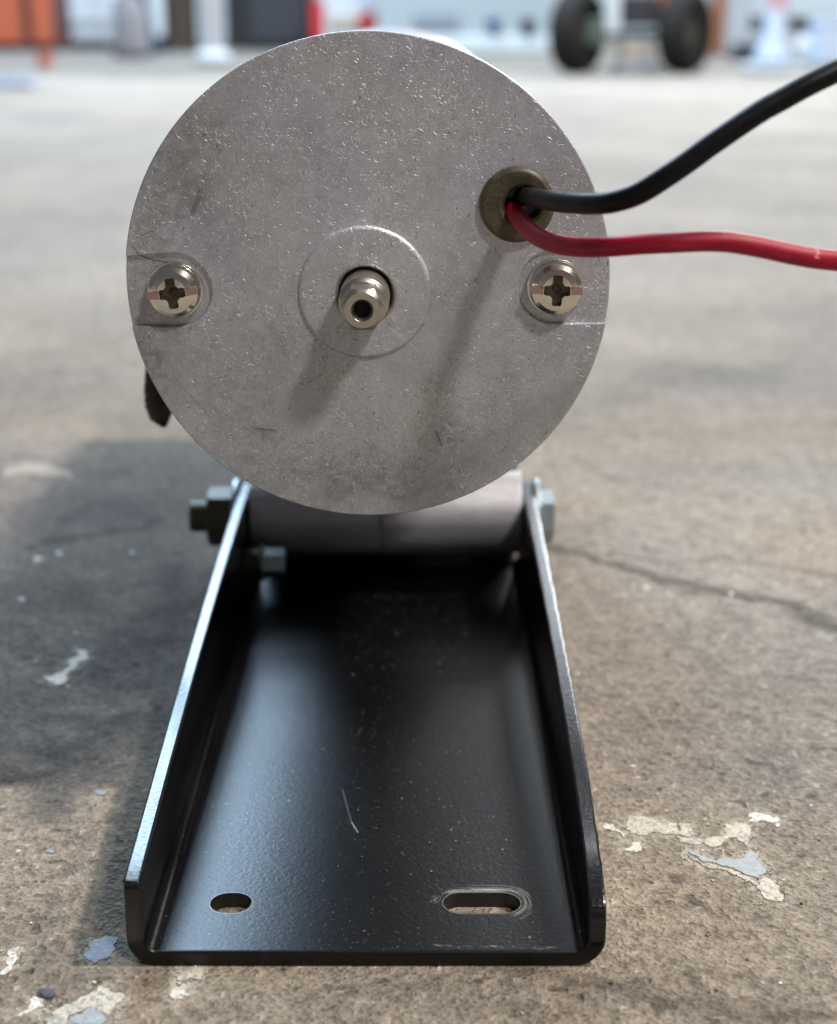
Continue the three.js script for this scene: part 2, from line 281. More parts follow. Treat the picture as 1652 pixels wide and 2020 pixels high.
// materials of the motor
const S = 2048, faceCanvas = document.createElement('canvas'); faceCanvas.width = faceCanvas.height = S;
const faceBump = document.createElement('canvas'); faceBump.width = faceBump.height = S;
const toFace = (u, v) => { const p = at(u, v, DF); return [((p.x - MX) / (2 * RAD) + 0.5) * S, (0.5 - (p.y - MY) / (2 * RAD)) * S]; };
{
  const c = faceCanvas.getContext('2d'), b = faceBump.getContext('2d'), R = rng(1234), img = c.createImageData(S, S), bi = b.createImageData(S, S);
  const smudgeShade = [[390, 385, 30, 70, 0.3], [300, 480, 40, 60, 0.25], [330, 620, 60, 60, 0.18], [560, 300, 150, 100, 0.1], [300, 800, 60, 160, 0.14], [520, 850, 30, 14, 0.25], [880, 870, 30, 60, 0.22], [950, 800, 60, 120, 0.1], [640, 960, 200, 50, 0.12], [1000, 760, 30, 90, 0.12], [450, 560, 60, 200, 0.1], [700, 660, 60, 40, 0.12], [330, 330, 70, 130, 0.3], [290, 700, 60, 130, 0.3], [620, 930, 260, 70, 0.22], [470, 780, 120, 100, 0.18], [800, 960, 160, 50, 0.22], [900, 560, 40, 120, 0.12], [420, 250, 80, 60, 0.15], [560, 690, 50, 40, 0.15], [880, 860, 45, 40, 0.25]].map(([u, v, a, d, s]) => { const [x, y] = toFace(u, v); return [x, y, a * S / 957, d * S / 957, s]; });  // dirt smudges; some paint shade, darkening the left and bottom of the face
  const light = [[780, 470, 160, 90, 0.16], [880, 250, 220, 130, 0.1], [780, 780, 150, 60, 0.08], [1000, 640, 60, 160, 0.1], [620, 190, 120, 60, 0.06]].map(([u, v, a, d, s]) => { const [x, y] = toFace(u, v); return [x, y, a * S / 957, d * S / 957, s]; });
  for (let j = 0, k = 0; j < S; j++) for (let i = 0; i < S; i++, k += 4) {
    let v = 0.44 * (0.76 + 0.16 * noise(i / 210, j / 210) + 0.16 * noise(i / 46 + 50, j / 46) + 0.14 * noise(i / 11, j / 11 + 70) + 0.2 * noise(i / 4.6, j / 4.6));
    for (const [x, y, a, d, s] of smudgeShade) { const q = ((i - x) / a) ** 2 + ((j - y) / d) ** 2; if (q < 5) v *= 1 - 0.72 * s * Math.exp(-q) * (0.4 + 1.2 * noise(i / 30, j / 24 + 9)); }
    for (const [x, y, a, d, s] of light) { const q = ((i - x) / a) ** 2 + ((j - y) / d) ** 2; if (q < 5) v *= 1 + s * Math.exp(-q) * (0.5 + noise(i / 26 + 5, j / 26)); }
    const w = noise(i / 300 + 8, j / 300);
    img.data[k] = enc(v * (1 + 0.03 * w)); img.data[k + 1] = enc(v * 1.025); img.data[k + 2] = enc(v * (1.15 - 0.1 * w - 0.05 * step(0.35, 0.9, j / S))); img.data[k + 3] = 255;
    const h = 120 + 22 * (noise(i / 9, j / 9) - 0.5) + 26 * (noise(i / 3.5 + 7, j / 3.5) - 0.5);
    bi.data[k] = bi.data[k + 1] = bi.data[k + 2] = h; bi.data[k + 3] = 255;
  }
  c.putImageData(img, 0, 0); b.putImageData(bi, 0, 0);
  c.lineCap = b.lineCap = 'round';
  for (let n = 0; n < 34000; n++) { // short curly tumbling marks
    const x = R() * S, y = R() * S, a = R() * 6.283, l = 3 + 17 * R() ** 2, bend = (R() - 0.5) * 1.6, dens = noise(x / 220 + 3, y / 220) * noise(x / 60 + 31, y / 60);
    if (R() > 0.05 + 2 * dens) continue;
    const bright = R() < 0.86, al = (0.25 + 0.7 * R() ** 1.2), x1 = x + Math.cos(a) * l, y1 = y + Math.sin(a) * l, mx = (x + x1) / 2 - Math.sin(a) * l * bend * 0.4, my = (y + y1) / 2 + Math.cos(a) * l * bend * 0.4;
    c.strokeStyle = bright ? `rgba(${222 + 30 * R() | 0},${218 + 30 * R() | 0},${215 + 35 * R() | 0},${al})` : `rgba(48,44,44,${al * 0.55})`;
    c.lineWidth = 1.3 + 2 * R() ** 1.5; c.beginPath(); c.moveTo(x, y); c.quadraticCurveTo(mx, my, x1, y1); c.stroke();
    b.strokeStyle = bright ? `rgba(190,190,190,${al})` : `rgba(30,30,30,${al})`; b.lineWidth = c.lineWidth; b.beginPath(); b.moveTo(x, y); b.quadraticCurveTo(mx, my, x1, y1); b.stroke();
  }
  for (let n = 0; n < 1500; n++) { c.fillStyle = `rgba(235,230,222,${0.2 + 0.6 * R()})`; c.beginPath(); c.arc(R() * S, R() * S, 0.8 + 2.4 * R() ** 3, 0, 7); c.fill(); }
  const line = (pts, col, w) => { for (const g of [c, b]) { g.strokeStyle = col; g.lineWidth = w; g.beginPath(); pts.forEach(([u, v], i) => { const [x, y] = toFace(u, v); i ? g.lineTo(x, y) : g.moveTo(x, y); }); g.stroke(); } };
  // longer scratches and dark scrapes seen on the face, and a painted glint below the shaft
  line([[262, 488], [276, 505], [300, 515], [330, 519]], 'rgba(25,22,22,0.55)', 4);
  line([[268, 470], [300, 455], [330, 480]], 'rgba(25,22,22,0.25)', 3);
  line([[820, 440], [822, 470]], 'rgba(20,18,18,0.3)', 2); line([[655, 470], [660, 600]], 'rgba(190,185,180,0.12)', 2);
  line([[505, 845], [545, 850]], 'rgba(20,18,18,0.22)', 7); line([[860, 850], [872, 880]], 'rgba(20,18,18,0.2)', 9);
  line([[340, 740], [420, 830]], 'rgba(20,18,18,0.22)', 3); line([[520, 770], [570, 750]], 'rgba(20,18,18,0.18)', 3);
  line([[380, 420], [395, 380]], 'rgba(20,18,18,0.14)', 22); line([[560, 300], [640, 250]], 'rgba(190,185,180,0.12)', 3);
  line([[780, 500], [900, 470]], 'rgba(200,195,190,0.14)', 3); line([[620, 700], [690, 765]], 'rgba(200,195,190,0.12)', 2);
  for (let n = 0; n < 16; n++) line([[752 + 3 * n, 632 + 1.6 * n + 6 * R()], [800 + 2 * n, 668 + 2 * n + 8 * R()]], 'rgba(226,222,222,0.22)', 2);  // painted wedge of light that the hex tip throws on the boss
  for (let n = 0; n < 60; n++) { const u = 300 + 850 * R(), v = 120 + 830 * R(), a = R() * 6.3, l = 15 + 40 * R(); line([[u, v], [u + Math.cos(a) * l, v + Math.sin(a) * l]], R() < 0.6 ? 'rgba(205,200,195,0.16)' : 'rgba(25,22,22,0.18)', 1.4); }
}
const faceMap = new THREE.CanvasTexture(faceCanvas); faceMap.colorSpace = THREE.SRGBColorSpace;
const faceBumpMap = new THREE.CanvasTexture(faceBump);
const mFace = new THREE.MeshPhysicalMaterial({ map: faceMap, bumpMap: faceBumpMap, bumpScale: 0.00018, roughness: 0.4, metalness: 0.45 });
const faceUV = (g) => uvPlanar(g, (x) => (x - MX) / (2 * RAD) + 0.5, (x, y) => (y - MY) / (2 * RAD) + 0.5);
const metalNoise = tex(512, (u, v, o) => { const n = 0.8 + 0.2 * noise(u * 60, v * 60) + 0.16 * (noise(u * 190, v * 190) - 0.5); o[0] = o[1] = o[2] = n * 0.95; }, true);
const mCast = new THREE.MeshPhysicalMaterial({ color: new THREE.Color().setRGB(0.62, 0.6, 0.62), map: metalNoise, roughness: 0.5, metalness: 0.5 });
const mBody = new THREE.MeshPhysicalMaterial({ color: new THREE.Color().setRGB(0.3, 0.3, 0.31), roughness: 0.4, metalness: 0.85 });
const mNickel = std([0.76, 0.71, 0.62], 0.2, 1, { bumpMap: metalNoise, bumpScale: 0.00002 });
const mShaft = std([0.6, 0.55, 0.48], 0.34, 1, { map: metalNoise });
const mZinc = std([0.4, 0.47, 0.49], 0.42, 0.9);
const mOlive = std([0.075, 0.07, 0.045], 0.45, 0.5);
const mPinkish = std([0.42, 0.27, 0.23], 0.55, 0.5);  // pinkish tone of the slot floors
const mGrimeShade = std([0.1, 0.085, 0.06], 0.45, 0.7);
const mDark = std([0.01, 0.01, 0.01], 0.9);

const ev = new Evaluator(); ev.attributes = ['position', 'normal', 'uv'];
function brush(g) { const n = flat(g); for (const k of Object.keys(n.attributes)) if (!['position', 'normal', 'uv'].includes(k)) n.deleteAttribute(k); if (!n.attributes.uv) uvPlanar(n, (x) => x, (x, y) => y); const b = new Brush(n); b.updateMatrixWorld(); return b; }
const csg = (a, b, op) => ev.evaluate(a, b, op);

const P = (u, v) => { const p = at(u, v, DF); return new THREE.Vector2(p.x, p.y); };
const shaftC = P(721, 581), bossC = P(720, 577), gromC = P(1020, 403), holeC = P(1031, 404), scrL = P(345, 573), scrR = P(1096, 566);
const POCKET = 0.0009;
{
  // face plate: a disc with two U-shaped pockets open to the rim, laid on a full disc
  const rim = RAD - 0.00025, sh = new THREE.Shape(), pr = 0.0064;
  const ang = (y) => Math.asin(clamp((y - MY) / rim, -1, 1));
  const L = scrL.clone().add(new THREE.Vector2(0, 0.0001)), Rr = scrR.clone();
  const aR1 = ang(Rr.y + pr * 0.98), aR0 = ang(Rr.y - pr * 0.98), aL1 = Math.PI - ang(L.y + pr * 0.9), aL0 = Math.PI - ang(L.y - pr * 0.98);
  const pts = [], arc = (cx, cy, r, a, b, n) => { for (let i = 0; i <= n; i++) { const t = a + (b - a) * i / n; pts.push(new THREE.Vector2(cx + r * Math.cos(t), cy + r * Math.sin(t))); } };
  arc(MX, MY, rim, aR1, aL1, 90);
  arc(L.x, L.y, pr, Math.PI / 2 * 0.98, -Math.PI / 2, 36);
  arc(MX, MY, rim, aL0, Math.PI * 2 + aR0, 90);
  arc(Rr.x, Rr.y, pr, -Math.PI / 2, -Math.PI * 1.5, 36);
  sh.setFromPoints(pts);
  const holes = () => [new THREE.Path().absarc(shaftC.x, shaftC.y, 0.00485, 0, Math.PI * 2, true), new THREE.Path().absarc(gromC.x, gromC.y, 0.0056, 0, Math.PI * 2, true)];
  sh.holes = holes();
  const top = move(new THREE.ExtrudeGeometry(sh, { depth: POCKET - 0.00022, bevelSize: 0.00025, bevelThickness: 0.00022, bevelSegments: 3, curveSegments: 48, bevelOffset: 0 }), 0, 0, -POCKET);
  const disc = new THREE.Shape().absarc(MX, MY, RAD - 0.0003, 0, Math.PI * 2); disc.holes = holes();
  const low = move(new THREE.ExtrudeGeometry(disc, { depth: 0.0055, bevelSize: 0.0003, bevelThickness: 0.0002, bevelSegments: 2, curveSegments: 160 }), 0, 0, -0.0055 - POCKET - 0.0002);
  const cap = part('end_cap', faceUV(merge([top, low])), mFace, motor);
  // low round boss round the shaft
  const boss = new THREE.Shape().absarc(bossC.x, bossC.y, 0.01062, 0, Math.PI * 2); boss.holes = [new THREE.Path().absarc(shaftC.x, shaftC.y, 0.00515, 0, Math.PI * 2, true)];
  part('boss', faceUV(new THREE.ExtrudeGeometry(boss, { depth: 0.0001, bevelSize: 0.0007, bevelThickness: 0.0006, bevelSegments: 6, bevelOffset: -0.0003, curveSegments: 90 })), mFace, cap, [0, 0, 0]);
  // cylindrical housing behind the face
  const hs = latheZ([[0, -0.0075], [0.034, -0.0075], [0.0391, -0.0076], [0.0396, -0.0082], [0.0396, -0.062], [0.0392, -0.0624], [0.0392, -0.0632], [0.0396, -0.0636], [0.0396, -0.232], [0.037, -0.235], [0, -0.235]], 128);
  part('housing', hs, mBody, motor, [MX, MY, 0]);
}
// shaft: round journal, then a hexagon chamfered to a bored tip
{
  const z0 = 0.0088, z1 = 0.0146;
  const j = latheZ([[0, -0.0075], [0.00412, -0.0075], [0.00412, z0 - 0.0012], [0.0039, z0 - 0.0009], [0.0034, z0 - 0.0009], [0.0034, z0 - 0.0005], [0, z0 - 0.0005]], 64);
  const m = part('shaft', j, mShaft, motor, [shaftC.x, shaftC.y, 0]);
  const hex = new THREE.CylinderGeometry(0.00372, 0.00372, z1 - z0 + 0.001, 6, 1).rotateX(Math.PI / 2).rotateZ(Math.PI / 6 + Math.PI / 2 + Math.PI / 2); hex.translate(0, 0, (z0 + z1) / 2 - 0.0005);
  const cone = latheZ([[0, z0 - 0.003], [0.006, z0 - 0.003], [0.0038, z1 - 0.0013], [0.0028, z1], [0, z1]], 64);
  const bore = latheZ([[0, z1 - 0.007], [0.0014, z1 - 0.007], [0.0014, z1 - 0.0006], [0.0019, z1 + 0.0002], [0, z1 + 0.0002]], 48);
  let b = csg(brush(hex), brush(cone), INTERSECTION); b = csg(b, brush(bore), SUBTRACTION);
  part('bore_shade', new THREE.CircleGeometry(0.0014, 32).translate(0, 0, z1 - 0.0022), mDark, m);  // dark disc set into the bore to stand for its shade
  part('hex_tip', toCreasedNormals(b.geometry, 0.15), mShaft, m);
}
// two pan head screws with their washers
function screw(c, turn, z) {
  const head = latheZ([[0, 0.0029], [0.0012, 0.00285], [0.0024, 0.0026], [0.0034, 0.0021], [0.0041, 0.0013], [0.00435, 0.0006], [0.0044, 0.0002], [0.0043, 0], [0, 0]].reverse(), 72);
  const cross = (k, d, z) => { // cross recess: four arms with rounded ends
    const q = new THREE.Shape(), w = 0.0008 * k, lx = 0.00215 * k, ly = 0.0025 * k, e = 0.0004 * k, c = 0.00125 * k;
    q.moveTo(w, c); q.lineTo(w, ly - e); q.quadraticCurveTo(w, ly, w - e, ly); q.lineTo(-w + e, ly); q.quadraticCurveTo(-w, ly, -w, ly - e); q.lineTo(-w, c); q.lineTo(-c, w); q.lineTo(-lx + e, w); q.quadraticCurveTo(-lx, w, -lx, w - e); q.lineTo(-lx, -w + e); q.quadraticCurveTo(-lx, -w, -lx + e, -w); q.lineTo(-c, -w);
    q.lineTo(-w, -c); q.lineTo(-w, -ly + e); q.quadraticCurveTo(-w, -ly, -w + e, -ly); q.lineTo(w - e, -ly); q.quadraticCurveTo(w, -ly, w, -ly + e); q.lineTo(w, -c); q.lineTo(c, -w); q.lineTo(lx - e, -w); q.quadraticCurveTo(lx, -w, lx, -w + e); q.lineTo(lx, w - e); q.quadraticCurveTo(lx, w, lx - e, w); q.lineTo(c, w); q.closePath();
    return move(new THREE.ExtrudeGeometry(q, { depth: d, bevelEnabled: false, curveSegments: 5 }), 0, 0, z);
  };
  let b = csg(brush(head), brush(cross(1, 0.004, 0.0006)), SUBTRACTION);
  b = csg(b, brush(move(new THREE.BoxGeometry(0.0116, 0.00135, 0.0016), 0, 0, 0.0030)), SUBTRACTION);
  const m = part('screw', toCreasedNormals(b.geometry, 0.6), mNickel, motor, [c.x, c.y, z]); m.rotation.z = turn;
  part('drive_recess', merge([cross(0.985, 0.0003, 0.00062), move(new THREE.ConeGeometry(0.0009, 0.0007, 24).rotateX(Math.PI / 2), 0, 0, 0.0012)]), mGrimeShade, m);  // dark grimy floor put in the cross, painting the shade of a deeper recess
  for (const s of [-1, 1]) part('slot_floor', move(new THREE.BoxGeometry(0.0019, 0.0013, 0.0003), s * 0.0032, 0, 0.00208), mPinkish, m);
  const ringG = (r0, r1, a, b2) => latheZ([[r0, a], [r1 - 0.0001, a], [r1, a + 0.0001], [r1, b2 - 0.0001], [r1 - 0.0001, b2], [r0, b2], [r0, a]], 64);
  part('washer', ringG(0.0025, 0.0047, -(z + POCKET), -0.0009), mNickel, m);
  part('spring_washer', ringG(0.0025, 0.0044, -0.00085, -0.00005), mNickel, m);
  return m;
}
screw(scrL, 0.12, 0.0006); screw(scrR, -0.03, 0.0013);
// rubber grommet with an off-centre hole
{
  const s = new THREE.Shape().absarc(gromC.x, gromC.y, 0.0052, 0, Math.PI * 2); s.holes = [new THREE.Path().absarc(holeC.x, holeC.y, 0.0038, 0, Math.PI * 2, true)];
  const g = new THREE.ExtrudeGeometry(s, { depth: 0.0065, bevelSize: 0.0009, bevelThickness: 0.0012, bevelSegments: 8, curveSegments: 64 }); g.translate(0, 0, -0.006);
  const t = tex(256, (u, v, o) => { const n = 0.7 + 0.35 * noise(u * 30, v * 30) + 0.3 * (noise(u * 90, v * 90) - 0.5); const di = step(0.45, 0.7, 0.6 * noise(u * 5 + 3, v * 5) + 0.4 * noise(u * 31, v * 31)); o[0] = (0.095 - 0.045 * di) * n; o[1] = (0.076 - 0.036 * di) * n; o[2] = (0.043 - 0.018 * di) * n; }, true);
  t.repeat.set(90, 90);
  part('grommet', g, new THREE.MeshPhysicalMaterial({ map: t, roughness: 0.46, bumpMap: metalNoise, bumpScale: 0.0001 }), motor);
}
// wires
{
  const wire = (pts, r) => { const c = new THREE.CatmullRomCurve3(pts.map(([u, v, f]) => at(u, v, DF - f).setZ(f)), false, 'centripetal'); return new THREE.TubeGeometry(c, 260, r, 20); };
  const blk = [[1030, 388, -0.006], [1037, 388, -0.001], [1049, 389, 0.0065], [1070, 393, 0.0145], [1098, 398, 0.0222], [1134, 401, 0.0285], [1170, 402, 0.0338], [1212, 398, 0.0382], [1260, 382, 0.0408], [1320, 345, 0.042], [1362, 316, 0.042], [1400, 288, 0.0418], [1470, 240, 0.0412], [1510, 214, 0.0408], [1540, 198, 0.0405], [1600, 165, 0.04], [1700, 122, 0.038], [1900, 80, 0.034]];
  const red = [[1009, 406, -0.0065], [1013, 414, -0.0015], [1024, 432, 0.0055], [1046, 456, 0.0135], [1076, 474, 0.0205], [1116, 485, 0.027], [1160, 488, 0.0325], [1210, 486, 0.0368], [1260, 482, 0.0392], [1320, 479, 0.0402], [1390, 476, 0.0402], [1440, 478, 0.04], [1500, 488, 0.0396], [1560, 501, 0.0392], [1610, 510, 0.0388], [1700, 518, 0.037], [1900, 525, 0.035]];
  const dust = tex(256, (u, v, o) => { const n = noise(u * 300, v * 20) * 0.6 + noise(u * 900, v * 60) * 0.4, d = step(0.55, 0.85, n) * (u < 0.2 ? 1 : 0.06); o[0] = 0.006 + 0.08 * d; o[1] = 0.006 + 0.072 * d; o[2] = 0.007 + 0.06 * d; }, true, 1024, 64);
  part('black_wire', wire(blk, 0.00152), new THREE.MeshPhysicalMaterial({ map: dust, roughness: 0.42, specularIntensity: 0.3 }), motor);
  const cv = document.createElement('canvas'); cv.width = 2048; cv.height = 128; const g = cv.getContext('2d');
  g.fillStyle = '#a00f2c'; g.fillRect(0, 0, 2048, 128);
  const R = rng(5); for (let i = 0; i < 900; i++) { g.fillStyle = R() < 0.5 ? 'rgba(70,5,15,0.12)' : 'rgba(220,90,100,0.08)'; g.beginPath(); g.ellipse(R() * 2048, R() * 128, 4 + 30 * R(), 1 + 4 * R(), 0, 0, 7); g.fill(); }
  g.fillStyle = 'rgba(232,170,175,0.75)'; g.font = 'bold 30px sans-serif'; g.save(); g.translate(1560, 64); g.rotate(0); g.fillText('2', 0, 0); g.restore();
  const rt = new THREE.CanvasTexture(cv); rt.colorSpace = THREE.SRGBColorSpace;
  part('red_wire', wire(red, 0.00144), new THREE.MeshPhysicalMaterial({ map: rt, roughness: 0.45, specularIntensity: 0.6 }), motor);
  // the end of a black cable hanging behind the left side
  const pts = [[330, 640], [308, 700], [304, 750], [312, 800], [325, 842]].map(([u, v]) => at(u, v, 0.305));
  const c = new THREE.CatmullRomCurve3(pts), tg = new THREE.TubeGeometry(c, 40, 0.0026, 14, false), tp = tg.attributes.position;
  const rad = [0.6, 0.6, 0.7, 1.0, 0.85]; // thicker sleeve near the end
  for (let i = 0; i <= 40; i++) { const q = c.getPointAt(i / 40), f = i / 40 * 4, k0 = Math.min(3, Math.floor(f)), k = (rad[k0] + (rad[k0 + 1] - rad[k0]) * (f - k0)) * (i > 36 ? 1 - (i - 36) * 0.19 : 1) * (0.9 + 0.2 * noise(i * 0.9, 3)); for (let a = 0; a <= 14; a++) { const n = i * 15 + a; tp.setXYZ(n, q.x + (tp.getX(n) - q.x) * k, q.y + (tp.getY(n) - q.y) * k, q.z + (tp.getZ(n) - q.z) * k); } }
  tg.computeVertexNormals(); part('cable_end', tg, std([0.014, 0.014, 0.015], 0.5), motor);
}

// bracket: base plate, two bends, two side flanges
const W = 0.0715, T = 0.0026, RO = 0.0046, RI = RO - T, B0 = 0.196, B1 = 0.369, PIV = { D: 0.355, y: 0.0203 };
const paintBump = tex(512, (u, v, o) => { o[0] = o[1] = o[2] = 0.5 + 0.5 * (noise(u * 80, v * 80) - 0.5) + 0.35 * (noise(u * 190 + 3, v * 190) - 0.5); });
const paintSpeck = tex(1024, (u, v, o) => { const d = step(0.8, 0.98, noise(u * 230, v * 230)) * 0.06 + step(0.9, 0.99, noise(u * 480, v * 480 + 7)) * 0.1; o[0] = 0.0025 + d * 0.3; o[1] = 0.0025 + d * 0.3; o[2] = 0.003 + d * 0.3; }, true);
paintBump.repeat.set(1 / 0.04, 1 / 0.04); paintSpeck.repeat.set(1 / 0.05, 1 / 0.05);
const mPaint = new THREE.MeshPhysicalMaterial({ map: paintSpeck, bumpMap: paintBump, bumpScale: 0.000022, roughness: 0.31, ior: 1.45 });
const mPaintFlange = new THREE.MeshPhysicalMaterial({ map: paintSpeck, bumpMap: paintBump, bumpScale: 0.00006, roughness: 0.26, ior: 1.5, clearcoat: 0.4, clearcoatRoughness: 0.2, specularIntensity: 0.9 });
{
  const br = new THREE.Group(); br.name = 'mounting_bracket'; motor.add(br);
  tag(br, 'black painted steel channel bracket with two slotted holes in its base', null);
  const zOf = (D) => CZ - D;
  // base plate and bends as one extruded trough, holes cut out
  const s = new THREE.Shape(), hw = W / 2 - RO;
  s.absarc(-hw, RO, RO, Math.PI, Math.PI * 1.5, false); s.absarc(hw, RO, RO, Math.PI * 1.5, Math.PI * 2, false);
  s.lineTo(hw + RI, RO); s.absarc(hw, RO, RI, 0, -Math.PI / 2, true); s.absarc(-hw, RO, RI, -Math.PI / 2, -Math.PI, true); s.closePath();
  const bv = 0.0004, trough = new THREE.ExtrudeGeometry(s, { depth: B1 - B0 - 2 * bv, bevelSize: bv, bevelThickness: bv, bevelSegments: 3, bevelOffset: -bv, curveSegments: 30 });
  trough.translate(0, 0, zOf(B1) + bv);
  const pA = (u, v) => { const p = ground(u, v), k = (CAM.y - T) / CAM.y; return new THREE.Vector2(CAM.x + (p.x - CAM.x) * k, CZ + (p.z - CZ) * k); };
  const slot = (c, half, r) => { const g = new THREE.Shape(); g.absarc(-half, 0, r, Math.PI / 2, Math.PI * 1.5); g.absarc(half, 0, r, -Math.PI / 2, Math.PI / 2); const e = new THREE.ExtrudeGeometry(g, { depth: 0.02, bevelEnabled: false, curveSegments: 24 }); e.rotateX(-Math.PI / 2); e.translate(c.x, -0.01, c.y); return e; };
  const cl = pA(456, 1781), cr = pA(951, 1781), k = 0.228 / 3000;
  let b = csg(brush(trough), brush(slot(cl, 0.0004, 0.00285)), SUBTRACTION); b = csg(b, brush(slot(cr, 0.0032, 0.00285)), SUBTRACTION);
  // painted surface of the plate: dust, scratches, the scuff where a bolt head rubbed
  const PW = 0.072, PD = B1 - B0, cw = 1024, ch = 2048, cv = document.createElement('canvas'); cv.width = cw; cv.height = ch; const g = cv.getContext('2d');
  g.fillStyle = 'rgb(5,5,6)'; g.fillRect(0, 0, cw, ch);
  const R = rng(77), px = (u, v) => { const p = pA(u, v); return [(p.x + PW / 2) / PW * cw, (1 - (zOf(B0) - p.y) / PD) * ch]; };
  for (let i = 0; i < 16000; i++) { const x = R() * cw, y = R() * ch, d = noise(x / 160, y / 160) * noise(x / 40 + 9, y / 40); if (R() > d * 2.6) continue; g.fillStyle = `rgba(${150 + 60 * R() | 0},${140 + 60 * R() | 0},${125 + 70 * R() | 0},${0.1 + 0.6 * R() ** 2.6})`; g.beginPath(); g.ellipse(x, y, 0.7 + 1.6 * R() ** 2, 0.9 + 2.2 * R() ** 2, R() * 3, 0, 7); g.fill(); }
  for (let i = 0; i < 220; i++) { g.fillStyle = `rgba(205,200,185,${0.25 + 0.5 * R()})`; g.beginPath(); g.arc(R() * cw, R() * ch, 1.2 + 2.4 * R() ** 2, 0, 7); g.fill(); }
  const scr = (pts, col, w) => { g.strokeStyle = col; g.lineWidth = w; g.lineCap = 'round'; g.beginPath(); pts.forEach(([u, v], i) => { const [x, y] = px(u, v); i ? g.lineTo(x, y) : g.moveTo(x, y); }); g.stroke(); };
  scr([[676, 1556], [682, 1580], [689, 1605], [694, 1622], [706, 1642]], 'rgba(140,150,158,0.55)', 3.5); scr([[694, 1622], [707, 1642]], 'rgba(190,195,195,0.6)', 3);
  scr([[528, 1694], [550, 1712], [568, 1738], [580, 1768]], 'rgba(180,180,175,0.45)', 1.7); scr([[580, 1768], [620, 1800]], 'rgba(150,150,150,0.18)', 1.5);
  for (let i = 0; i < 14; i++) { const u = 420 + 640 * R(), v = 1330 + 500 * R(), a = R() * 3, l = 5 + 12 * R(); scr([[u, v], [u + Math.cos(a) * l, v + Math.sin(a) * l]], 'rgba(170,170,165,0.3)', 1.4); }
  const arcScr = (c0, half, rx, t0, t1, col, w) => { // a rubbed arc round a hole
    g.strokeStyle = col; g.lineWidth = w; g.lineCap = 'round'; g.beginPath();
    for (let i = 0; i <= 26; i++) { const t = t0 + (t1 - t0) * i / 26, x = c0.x + Math.sign(Math.cos(t)) * half * Math.min(1, Math.abs(Math.cos(t)) * 3) + rx * Math.cos(t), z = c0.y - rx * Math.sin(t) * 1.05, q = [(x + PW / 2) / PW * cw, (1 - (zOf(B0) - z) / PD) * ch]; i ? g.lineTo(...q) : g.moveTo(...q); } g.stroke();
  };
  for (let i = 0; i < 120; i++) { const t = -1.3 + 3.1 * R(), l = 0.2 + 0.7 * R(); arcScr(cr, 0.0032, 0.0034 + 0.0017 * R(), t, t + l, `rgba(150,150,146,${0.1 + 0.3 * R()})`, 1 + 2.4 * R()); }
  for (let i = 0; i < 40; i++) { const t = 1.2 + 0.9 * R(); arcScr(cr, 0.0032, 0.0031 + 0.0008 * R(), t, t + 0.25, 'rgba(195,192,185,0.3)', 1.5 + 2.5 * R()); }
  for (let i = 0; i < 30; i++) { const u = 845 + 22 * R(), v = 1768 + 14 * R(); scr([[u, v], [u + 5 * R(), v - 4 * R()]], 'rgba(170,168,160,0.35)', 2.5); }
  for (let i = 0; i < 70; i++) { const u = 850 + 240 * R(), v = 1862 + 6 * (u - 850) / 240 + 5 * R(); scr([[u, v], [u + 18 * R(), v + 2 * R()]], `rgba(195,190,180,${0.1 + 0.4 * R() ** 2})`, 1 + 2.2 * R()); }
  for (let i = 0; i < 260; i++) { const side = R() < 0.5, u = side ? 300 + 30 * R() : 1085 + 50 * R(), v = 1500 + 340 * R(), x0 = side ? u + (1870 - v) * 0.285 : u - (1870 - v) * 0.22; scr([[x0, v], [x0 + 3 * R(), v + 3 * R()]], 'rgba(120,112,98,0.14)', 1.5 + 2 * R()); }
  for (const [c, half] of [[cl, 0.0004], [cr, 0.0032]]) { // bare metal on the rim of each hole
    const X = (x) => (x + PW / 2) / PW * cw, Y = (z) => (1 - (zOf(B0) - z) / PD) * ch; g.strokeStyle = 'rgba(150,150,144,0.7)'; g.lineWidth = 7; g.fillStyle = 'rgb(34,31,28)'; g.beginPath(); g.moveTo(X(c.x - half), Y(c.y) - 0.00285 / PD * ch);
    for (let i = 0; i <= 24; i++) { const t = -Math.PI / 2 + Math.PI * i / 24; g.lineTo(X(c.x + half + 0.00285 * Math.cos(t)), Y(c.y + 0.00285 * Math.sin(t))); }
    for (let i = 0; i <= 24; i++) { const t = Math.PI / 2 + Math.PI * i / 24; g.lineTo(X(c.x - half + 0.00285 * Math.cos(t)), Y(c.y + 0.00285 * Math.sin(t))); } g.closePath(); g.stroke(); g.fill(); g.strokeStyle = 'rgb(34,31,28)'; g.lineWidth = 2; g.stroke();
  }
  g.fillStyle = 'rgb(5,5,6)'; g.fillRect(0, ch - 5, cw, 5);
  const pt = new THREE.CanvasTexture(cv); pt.colorSpace = THREE.SRGBColorSpace;
  const pb = paintBump.clone(); pb.repeat.set(PW / 0.04, PD / 0.04); pb.needsUpdate = true;
  const gp = toCreasedNormals(b.geometry, 0.02);
  uvPlanar(gp, (x) => (x + PW / 2) / PW, (x, y, z) => (zOf(B0) - z) / PD);
  part('base_plate', gp, new THREE.MeshPhysicalMaterial({ map: pt, bumpMap: pb, bumpScale: 0.000022, roughness: 0.31, ior: 1.45 }), br);
  // flanges
  const prof = [[B0, 0.0122], [B0 + 0.0004, 0.0136], [B0 + 0.0016, 0.0147], [0.212, 0.0163], [0.235, 0.0187], [0.265, 0.0215], [0.3, 0.0241], [0.33, 0.0258], [0.348, 0.0263], [0.356, 0.0264]];
